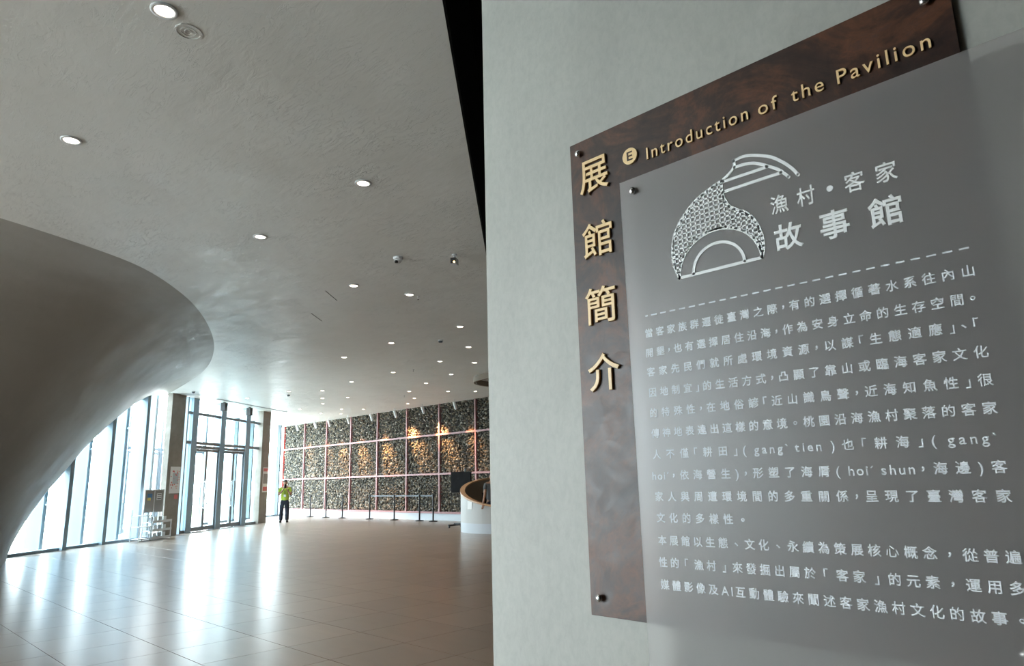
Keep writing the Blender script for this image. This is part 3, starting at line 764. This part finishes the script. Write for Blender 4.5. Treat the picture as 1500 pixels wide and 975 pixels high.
# white spots washing the stone wall
sd = bpy.data.lights.new('wall_spot_lamp', 'SPOT'); sd.energy = SPOT_W; sd.color = (1.0, .50, .20); sd.spot_size = math.radians(42); sd.spot_blend = 1.0; sd.shadow_soft_size = .04
spots = [(-32.41, .3, 3.1), (-30.61, .35, 2.9), (-29.32, .7, 2.8), (-27.63, .8, 2.7), (-25.77, 1.0, 2.95), (-23.98, 1.2, 3.55), (-22.08, 1.0, 3.5), (-20.09, .3, 3.0)]
for i, (x, p, az) in enumerate(spots):
    o = empty('wall_spotlight', (x, 17.25, ZC), label='%s white cylinder spotlight counted from the window end of the stone wall' % 'first second third fourth fifth sixth seventh eighth'.split()[i], cat='spotlight', group='white spotlights along the stone wall')
    MB().bar((0, 0, 0), (0, 0, -.12), .012).build('stem', M['white'], o)
    MB().bar((0, -.03, -.10), (0, .08, -.38), .055, seg=16).build('lamp_body', M['white'], o)
    if p > 0:
        l2 = sd.copy(); l2.energy = SPOT_W * p
        lo = bpy.data.objects.new('lamp', l2); COL.objects.link(lo); lo.parent = o; lo.location = (0, .10, -.42)
        lo.rotation_euler = Vector((.55, .42, (az - 4.2) * 1.15)).to_track_quat('-Z', 'Y').to_euler()

# ------------------------------------------------------------------ stanchions
def onfloor_px(px, Y):     # x on line y=Y seen under this image column
    lo, hi = -60.0, -5.0
    for _ in range(40):
        mid = (lo + hi) / 2
        if cam_px((mid, Y, 0.3))[0] < px: lo = mid
        else: hi = mid
    return round(mid, 3)
sx = [-31.21, -29.77, -28.33, -25.93, -23.82, -22.05, -21.23]
def stanchion(label, belt=0):
    o = empty('stanchion', label=label, cat='stanchion', group='black belt stanchions in front of the stone wall')
    MB().cyl((0, 0, .012), .17, .024, 32).cyl((0, 0, .035), .15, .022, 32, r2=.05).build('base', M['dark'], o)
    MB().cyl((0, 0, .50), .032, .94, 16).build('pole', M['dark'], o)
    MB().cyl((0, 0, .965), .042, .10, 16).cyl((0, 0, 1.02), .036, .012, 16).build('belt_head', M['dark'], o)
    return o
proto = None
labs = ['first stanchion right of the person in lime', 'second stanchion right of the person in lime', 'third stanchion right of the person in lime', 'middle stanchion of the row of seven, standing apart', 'fifth stanchion from the person, before the brightest lit stones', 'left stanchion of the close pair near the TV', 'right stanchion of the close pair near the TV']
sx_ = [onfloor_px(p, 17.2) for p in (454.5, 477.5, 501.5, 541.5, 577.5, 614.5, 634.5)]
for i, (x, lb) in enumerate(zip(sx_, labs)):
    if proto is None: proto = stanchion('black ' + lb); o = proto
    else: o = copy_tree(proto); o['label'] = 'black ' + lb
    o.location = (x, 17.2, 0)
for i in range(len(sx_)):
    if i in (3, 4, 5):
        p_ = [q for q in SC.objects if q.name.startswith('stanchion') and q.type == 'EMPTY' and abs(q.location.x - sx_[i]) < .01][0]
        MB().box(.04, sx_[i + 1] - sx_[i] - .04, -.003, .003, .945, .99).build('belt', M['belt'], p_)

# ------------------------------------------------------------------ brochure stand and posters
rk = empty('brochure_stand', fac(4.42, .45), FROT, label='white wire brochure stand with two grey header boards by the pillar', cat='brochure stand')
Wd = 0.94
MB().box(0.0, .03, -.02, .02, 0, 1.47).box(Wd / 2 - .015, Wd / 2 + .015, -.02, .02, 0, 1.47).box(Wd - .03, Wd, -.02, .02, 0, 1.47).box(0, Wd, -.02, .02, 1.45, 1.48).build('upright_frame', M['white'], rk)
for x0, x1 in [(.03, Wd / 2 - .015), (Wd / 2 + .015, Wd - .03)]:
    h = MB().box(x0, x1, -.015, .015, .80, 1.45).build('header_board', M['grey_board'], rk)
    MB().box(x0 + .10, x1 - .10, -.020, -.015, 1.16, 1.36).build('picture', M['pic_blue'] if x0 < .1 else M['paper'], h)
    if x0 < .1: MB().box(x0 + .10, x1 - .16, -.024, -.020, 1.16, 1.24).build('picture_band', M['pic_yellow'], h)
    else:
        MB().box(x0 + .12, x1 - .12, -.024, -.020, 1.18, 1.22).box(x0 + .12, x1 - .12, -.024, -.020, 1.26, 1.28).box(x0 + .12, x1 - .12, -.024, -.020, 1.31, 1.34).build('picture_text', M['pic_grey'], h)
for z in (.50, .25, .03):
    s = MB().box(0, Wd, -.34, .0, z, z + .02).box(0, Wd, -.35, -.335, z, z + .07).build('shelf', M['white'], rk)
    for kx in range(4):
        MB().box(.05 + kx * .22, .21 + kx * .22, -.20, -.18, z + .02, z + .17).build('brochure', M['paper'] if kx % 2 else M['plinth'], s)
for x_ in (0, Wd - .02): MB().box(x_, x_ + .02, -.34, -.32, 0, .52).build('leg', M['white'], rk)
tb = empty('display_rack', fac(3.90, .45), FROT, label='low white shelf rack attached left of the brochure stand', cat='rack')
for z in (.72, .40, .06): MB().box(0, .52, -.30, .0, z, z + .02).build('shelf', M['white'], tb)
MB().box(0, .02, -.02, 0, 0, .90).box(.5, .52, -.02, 0, 0, .90).box(0, .02, -.30, -.28, 0, .74).box(.5, .52, -.30, -.28, 0, .74).build('frame', M['white'], tb)
def poster(u0, u1, z0, z1, n, label, kind):
    o = empty('poster', fac(u0, n), FROT, label=label, cat='poster')
    w = u1 - u0
    MB().box(0, w, -.006, .0, z0, z1).build('sheet', M['paper'], o)
    r2 = random.Random(5)
    if kind == 1:
        mb = MB()
        for i in range(26):
            x = r2.uniform(.03, w - .09); z = r2.uniform(z0 + .12, z1 - .14); mb.box(x, x + r2.uniform(.03, .07), -.008, -.006, z, z + r2.uniform(.02, .05))
        mb.build('print_spots', M['pic_red'], o); MB().box(w * .25, w * .8, -.0075, -.006, z0 + .3, z1 - .2).build('print_map', M['plinth'], o)
    else:
        MB().box(.02, w - .02, -.008, -.006, z1 - .16, z1 - .03).build('print_title', M['pic_red'], o)
        MB().box(.04, w - .04, -.008, -.006, z0 + .35, z1 - .26).build('print_photo', M['grey_board'], o); MB().box(.04, w - .04, -.008, -.006, z0 + .05, z0 + .22).build('print_caption', M['pic_red'], o)
poster(6.02, 6.58, 1.34, 2.20, .187, 'white poster with a red spotted map on the first pillar', 1)
poster(12.36, 12.80, 1.25, 2.26, .187, 'narrow poster with red title on the second pillar', 2)
o = empty('notice', fac(6.32, .187), FROT, label='small red notice under the map poster on the pillar', cat='notice'); MB().box(0, .18, -.006, 0, 1.16, 1.30).build('sheet', M['pic_red'], o)

# ------------------------------------------------------------------ reception counter
CC = Vector((-15.25, 15.45)); CR = 1.62
cn = empty('reception_counter', (CC.x, CC.y, 0), label='round white reception counter with a sloping oak rim', cat='counter')
a_cam = math.atan2(-CC.y, -CC.x)
def rimz(a):
    da = (a - a_cam + math.pi) % (2 * math.pi) - math.pi
    return 1.165 - .44 * math.cos(da - .2)
def wallring(r0, r1, zlo, zhi, seg=72):
    b = bmesh.new(); V = []
    for k in range(seg):
        a = 2 * math.pi * k / seg; c, s = math.cos(a), math.sin(a)
        zl, zh = zlo(a), zhi(a)
        V.append([b.verts.new((c * r, s * r, z)) for r, z in ((r0, zl), (r1, zl), (r1, zh), (r0, zh))])
    for k in range(seg):
        p, q = V[k], V[(k + 1) % seg]
        for j in range(4): b.faces.new((p[j], q[j], q[(j + 1) % 4], p[(j + 1) % 4]))
    bmesh.ops.recalc_face_normals(b, faces=b.faces)
    me = bpy.data.meshes.new('ring'); b.to_mesh(me); b.free(); return me
link('outer_wall', wallring(CR - .05, CR, lambda a: .28, lambda a: rimz(a) - .05), M['counter'], cn)
link('plinth', wallring(CR - .06, CR + .006, lambda a: 0, lambda a: .28), M['plinth'], cn)
link('rim', wallring(CR - .13, CR + .015, lambda a: rimz(a) - .05, lambda a: rimz(a)), M['wood'], cn)
link('inner_wall', wallring(CR - .12, CR - .05, lambda a: 0, lambda a: rimz(a) - .05), M['inner'], cn)
nt_a = a_cam - math.radians(52)
o = MB().box(-.004, .0, -.12, .12, .68, .92).build('notice', M['paper'], None, (CC.x + math.cos(nt_a) * (CR + .01), CC.y + math.sin(nt_a) * (CR + .01), 0), (0, 0, nt_a))
tag(o, 'white paper notice taped on the reception counter', 'notice')
mo = empty('computer_monitor', (-15.72, 14.95, 0), math.radians(40), label='black computer monitor behind the reception counter rim', cat='monitor')
MB().box(-.27, .27, -.015, .015, .80, 1.13, .006).build('screen', M['screen'], mo); MB().box(-.03, .03, .0, .03, .70, .9).box(-.12, .12, -.08, .08, .69, .705).build('stand', M['dark'], mo)
dk = empty('reception_desk', (-15.78, 15.02, 0), math.radians(40), label='small brown desk under the computer monitor inside the counter', cat='desk')
MB().box(-.38, .38, -.22, .25, .66, .69).build('desk_top', M['inner'], dk)
for x in (-.35, .35):
    for y in (-.19, .22): MB().box(x - .02, x + .02, y - .02, y + .02, 0, .66).build('leg', M['dark'], dk)
# television on a wheeled stand
tv = empty('television', (-17.53, 15.32, 0), math.radians(8), label='black television on a wheeled stand beside the reception counter', cat='television')
MB().box(-.43, .43, -.03, .03, 1.13, 1.80, .008).build('screen', M['screen'], tv)
MB().box(.10, .17, .03, .08, .12, 1.92).build('pole', M['dark'], tv)
MB().box(-.35, .45, .02, .08, .10, .15).box(-.33, -.27, -.30, .35, .06, .11).box(.40, .46, -.30, .35, .06, .11).build('base_frame', M['dark'], tv)
for x in (-.30, .43):
    for y in (-.27, .32): MB().cyl((x, y, .032), .032, .03, 14, axis='X').build('caster', M['dark'], tv)

# ------------------------------------------------------------------ people
def skin(name, verts, edges, m, parent, sub=2, root=0):
    me = bpy.data.meshes.new(name); me.from_pydata([v[:3] for v in verts], edges, [])
    o = link(name, me, m, parent); me.skin_vertices or me.attributes
    mod = o.modifiers.new('skin', 'SKIN'); mod.use_smooth_shade = True; mod.branch_smoothing = .6
    if not me.skin_vertices: me.skin_vertices.new()
    for i, v in enumerate(verts):
        r = v[3]; me.skin_vertices[0].data[i].radius = r if isinstance(r, tuple) else (r, r)
        me.skin_vertices[0].data[i].use_root = (i == root)
    sm = o.modifiers.new('sub', 'SUBSURF'); sm.levels = sub; sm.render_levels = sub
    dg = bpy.context.evaluated_depsgraph_get(); dg.update()
    nm = bpy.data.meshes.new_from_object(o.evaluated_get(dg)); o.modifiers.clear(); o.data = nm
    nm.name = name
    if not len(nm.materials): nm.materials.append(m)
    nm.polygons.foreach_set('use_smooth', [True] * len(nm.polygons))
    return o
def head(parent, c, k=1.0, yaw=0):
    """face looks to -y of the parent"""
    h = MB().sphere((0, 0, 0), .098, (.80, .95, 1.18), 24, 18)
    for v in h.b.verts:
        if v.co.z < -.03: v.co.x *= 1 - (-.03 - v.co.z) * 3.2; v.co.y -= .006
        if v.co.y < -.06 and abs(v.co.x) > .015 and 0 < v.co.z < .03: v.co.y += .010
    h.sphere((0, -.098, -.012), .014, (.8, 1.1, 1.5), 10, 8)
    for s in (-1, 1): h.sphere((s * .079, .004, -.008), .022, (.35, .8, 1.3), 10, 8)
    h.sphere((0, -.088, -.055), .020, (1.2, .45, .32), 10, 6)
    o = h.build('head', M['skin'], parent, c, smooth=True)
    MB().sphere((-.031, -.083, .010), .011, (1.2, .6, .7), 10, 6).sphere((.031, -.083, .010), .011, (1.2, .6, .7), 10, 6).build('eyes', M['hair'], o)
    hm = MB().sphere((0, .012, .030), .104, (.86, .98, 1.02), 24, 16)
    for v in hm.b.verts:
        if v.co.z < .045 and v.co.y < -.02: v.co.y = max(v.co.y, -.02) + .02; v.co.z += .03
        if v.co.z < -.05: v.co.z = -.05
    hm.build('hair', M['hair'], o, smooth=True)
    return o
def hand(parent, wrist, d_, side, curl=.9):
    """palm plus five separate fingers; d_ points from wrist to knuckles, side towards the thumb"""
    w = Vector(wrist); d_ = Vector(d_).normalized(); s = Vector(side); s = (s - d_ * s.dot(d_)).normalized(); nn_ = d_.cross(s).normalized()
    V = [(*w, .024), (*(w + d_ * .035), (.034, .018)), (*(w + d_ * .08), (.038, .015))]; E = [(0, 1), (1, 2)]
    skin('palm', V, E, M['skin'], parent, 1)
    for k in range(4):
        b0 = w + d_ * .085 + s * (.028 - k * .0185); L = (.038, .042, .040, .032)[k]
        p1 = b0 + d_ * L; p2 = p1 + (d_ * math.cos(curl) + nn_ * math.sin(curl)) * L * .7; p3 = p2 + (d_ * math.cos(curl * 1.8) + nn_ * math.sin(curl * 1.8)) * L * .55
        skin('finger', [(*(b0 - d_ * .02), .009), (*b0, .009), (*p1, .0085), (*p2, .008), (*p3, .007)], [(0, 1), (1, 2), (2, 3), (3, 4)], M['skin'], parent, 1)
    b0 = w + d_ * .03 + s * .022; p1 = b0 + (d_ * .6 + s * .8).normalized() * .04; p2 = p1 + (d_ * .9 + s * .2 + nn_ * .3).normalized() * .032
    skin('thumb', [(*b0, .011), (*p1, .010), (*p2, .008)], [(0, 1), (1, 2)], M['skin'], parent, 1)
# visitor in lime vest, facing the camera side, both hands raised to a phone before the chin
PX, PY = -27.55, 14.25
pr = empty('person', (PX, PY, 0), math.atan2(-PX, PY) * 1.0 - math.radians(0), label='person in a lime green shirt and dark trousers holding a phone up with both hands', cat='person')
pr.rotation_euler = (0, 0, math.atan2(-PY, -PX) + math.pi / 2)
# body: x = own left to right as seen, -y = towards the viewer
ARM = {}
V = [(0, 0, .96, (.15, .105)), (0, .0, 1.12, (.135, .10)), (0, 0, 1.30, (.155, .105)), (0, 0, 1.42, (.13, .085)), (0, -.01, 1.50, .052), (0, -.015, 1.545, .048)]
E = [(0, 1), (1, 2), (2, 3), (3, 4), (4, 5)]
for s in (-1, 1):
    k = len(V)
    V += [(s * .175, 0, 1.405, .056), (s * .245, -.03, 1.15, .043), (s * .235, -.05, 1.10, .040), (s * .07, -.25, 1.345, .027)]
    E += [(3, k), (k, k + 1), (k + 1, k + 2), (k + 2, k + 3)]
    k = len(V)
    V += [(s * .10, 0, .90, .088), (s * .115, -.01, .50, .060), (s * .12, .0, .44, .056), (s * .125, .015, .10, .038), (s * .13, -.01, .055, .036), (s * .14, -.13, .035, .032)]
    E += [(0, k), (k, k + 1), (k + 1, k + 2), (k + 2, k + 3), (k + 3, k + 4), (k + 4, k + 5)]
skin('body', V, E, M['skin'], pr)
head(pr, (0, -.035, 1.605))
V = [(0, 0, .84, (.195, .135)), (0, 0, 1.02, (.178, .128)), (0, 0, 1.28, (.180, .125)), (0, 0, 1.41, (.150, .100)), (0, 0, 1.462, .075)]
E = [(0, 1), (1, 2), (2, 3), (3, 4)]
for s in (-1, 1):
    k = len(V); V += [(s * .185, 0, 1.40, .072), (s * .232, -.02, 1.22, .066)]; E += [(3, k), (k, k + 1)]
skin('shirt', V, E, M['lime'], pr)
V = [(0, 0, 1.04, (.165, .112)), (0, 0, .88, (.175, .12))]; E = [(0, 1)]
for s in (-1, 1):
    k = len(V); V += [(s * .10, 0, .76, .108), (s * .114, -.005, .48, .090), (s * .125, .012, .06, .078)]; E += [(1, k), (k, k + 1), (k + 1, k + 2)]
skin('trousers', V, E, M['navy'], pr)
for s in (-1, 1):
    MB().box(s * .135 - .05, s * .135 + .05, -.19, .07, 0.0, .085, .03).build('shoe', M['hair'], pr, smooth=True)
    hand(pr, (s * .065, -.262, 1.355), (-s * .25, -.05, 1), (-s * 1, 0, .2), .7)
MB().bar((-.07, -.115, 1.44), (0, -.135, 1.13), .006).bar((.07, -.115, 1.44), (0, -.135, 1.13), .006).build('lanyard', M['navy'], pr)
MB().box(-.045, .045, -.145, -.138, 1.03, 1.13).build('badge', M['paper'], pr)
ph = MB().box(-.038, .038, -.010, .0, -.075, .075, .004).build('phone', M['screen'])
ph.location = pr.matrix_world @ Vector((0, 0, 0)); M4 = Matrix.Translation((PX, PY, 0)) @ Matrix.Rotation(pr.rotation_euler.z, 4, 'Z')
ph.location = M4 @ Vector((0, -.30, 1.475)); ph.rotation_euler = (0, 0, pr.rotation_euler.z)
tag(ph, 'dark phone held up in front of the face of the person in lime', 'phone')

# attendant behind the counter, hand resting over the rim; mostly hidden by the near wall
QX, QY = -14.93, 14.22
at = empty('person', (QX, QY, 0), math.radians(58), label='attendant at the reception counter, only a bare arm resting on the rim in view', cat='person')
V = [(0, 0, .96, (.15, .105)), (0, -.03, 1.12, (.135, .10)), (0, -.06, 1.30, (.155, .105)), (0, -.07, 1.42, (.13, .085)), (0, -.08, 1.50, .052), (0, -.09, 1.545, .048)]
E = [(0, 1), (1, 2), (2, 3), (3, 4), (4, 5)]
k = len(V); V += [(-.175, -.07, 1.405, .054), (-.215, -.10, 1.13, .042), (-.215, -.10, 1.09, .040), (-.29, -.20, .84, .027)]; E += [(3, k), (k, k + 1), (k + 1, k + 2), (k + 2, k + 3)]
k = len(V); V += [(.175, -.07, 1.405, .054), (.22, -.06, 1.13, .042), (.21, -.10, .88, .027)]; E += [(3, k), (k, k + 1), (k + 1, k + 2)]
for s in (-1, 1):
    k = len(V); V += [(s * .10, 0, .90, .088), (s * .11, 0, .48, .058), (s * .12, .01, .06, .038), (s * .13, -.12, .035, .032)]; E += [(0, k), (k, k + 1), (k + 1, k + 2), (k + 2, k + 3)]
skin('body', V, E, M['skin'], at)
head(at, (0, -.11, 1.605))
V = [(0, 0, .86, (.18, .125)), (0, -.03, 1.08, (.165, .12)), (0, -.06, 1.30, (.178, .125)), (0, -.07, 1.42, (.148, .10)), (0, -.075, 1.465, .07)]; E = [(0, 1), (1, 2), (2, 3), (3, 4)]
for s in (-1, 1):
    k = len(V); V += [(s * .18, -.07, 1.40, .068), (s * .21, -.09, 1.22, .060)]; E += [(3, k), (k, k + 1)]
skin('shirt', V, E, M['grey_cloth'], at)
V = [(0, 0, 1.02, (.165, .112)), (0, 0, .88, (.17, .115))]; E = [(0, 1)]
for s in (-1, 1):
    k = len(V); V += [(s * .10, 0, .76, .098), (s * .112, 0, .48, .076), (s * .122, .012, .10, .064)]; E += [(1, k), (k, k + 1), (k + 1, k + 2)]
skin('trousers', V, E, M['navy'], at)
hand(at, (-.292, -.203, .835), (-.15, -.3, -.75), (.6, -.6, 0), .5); hand(at, (.21, -.10, .87), (0, -.4, -.9), (-.6, -.6, 0), .5)
for s in (-1, 1): MB().box(s * .125 - .05, s * .125 + .05, -.18, .07, 0.0, .085, .03).build('shoe', M['hair'], at, smooth=True)

# ------------------------------------------------------------------ outdoors
structure(prism('ground', [tuple(fac(-60, -.16).xy), tuple(fac(60, -.16).xy), tuple(fac(60, -80).xy), tuple(fac(-60, -80).xy)], -.30, -.125, M['ground']), 'pale paving outside the glass')
o = prism('lawn', [tuple(fac(-20, -9).xy), tuple(fac(30, -9).xy), tuple(fac(30, -14).xy), tuple(fac(-20, -14).xy)], -.125, -.08, M['lawn']); o['kind'] = 'structure'; tag(o, 'pale green lawn strip outside the windows')
rl = empty('railing', fac(0, -7), FROT, label='steel railing outside beyond the entrance doors', cat='railing')
for z in (.45, .75, 1.05): MB().bar((10, 0, z - .1), (26, 0, z - .1), .02).build('rail', M['frame'], rl)
for k in range(9): MB().bar((10 + 2 * k, 0, -.13), (10 + 2 * k, 0, 1.0), .025).build('baluster', M['frame'], rl)
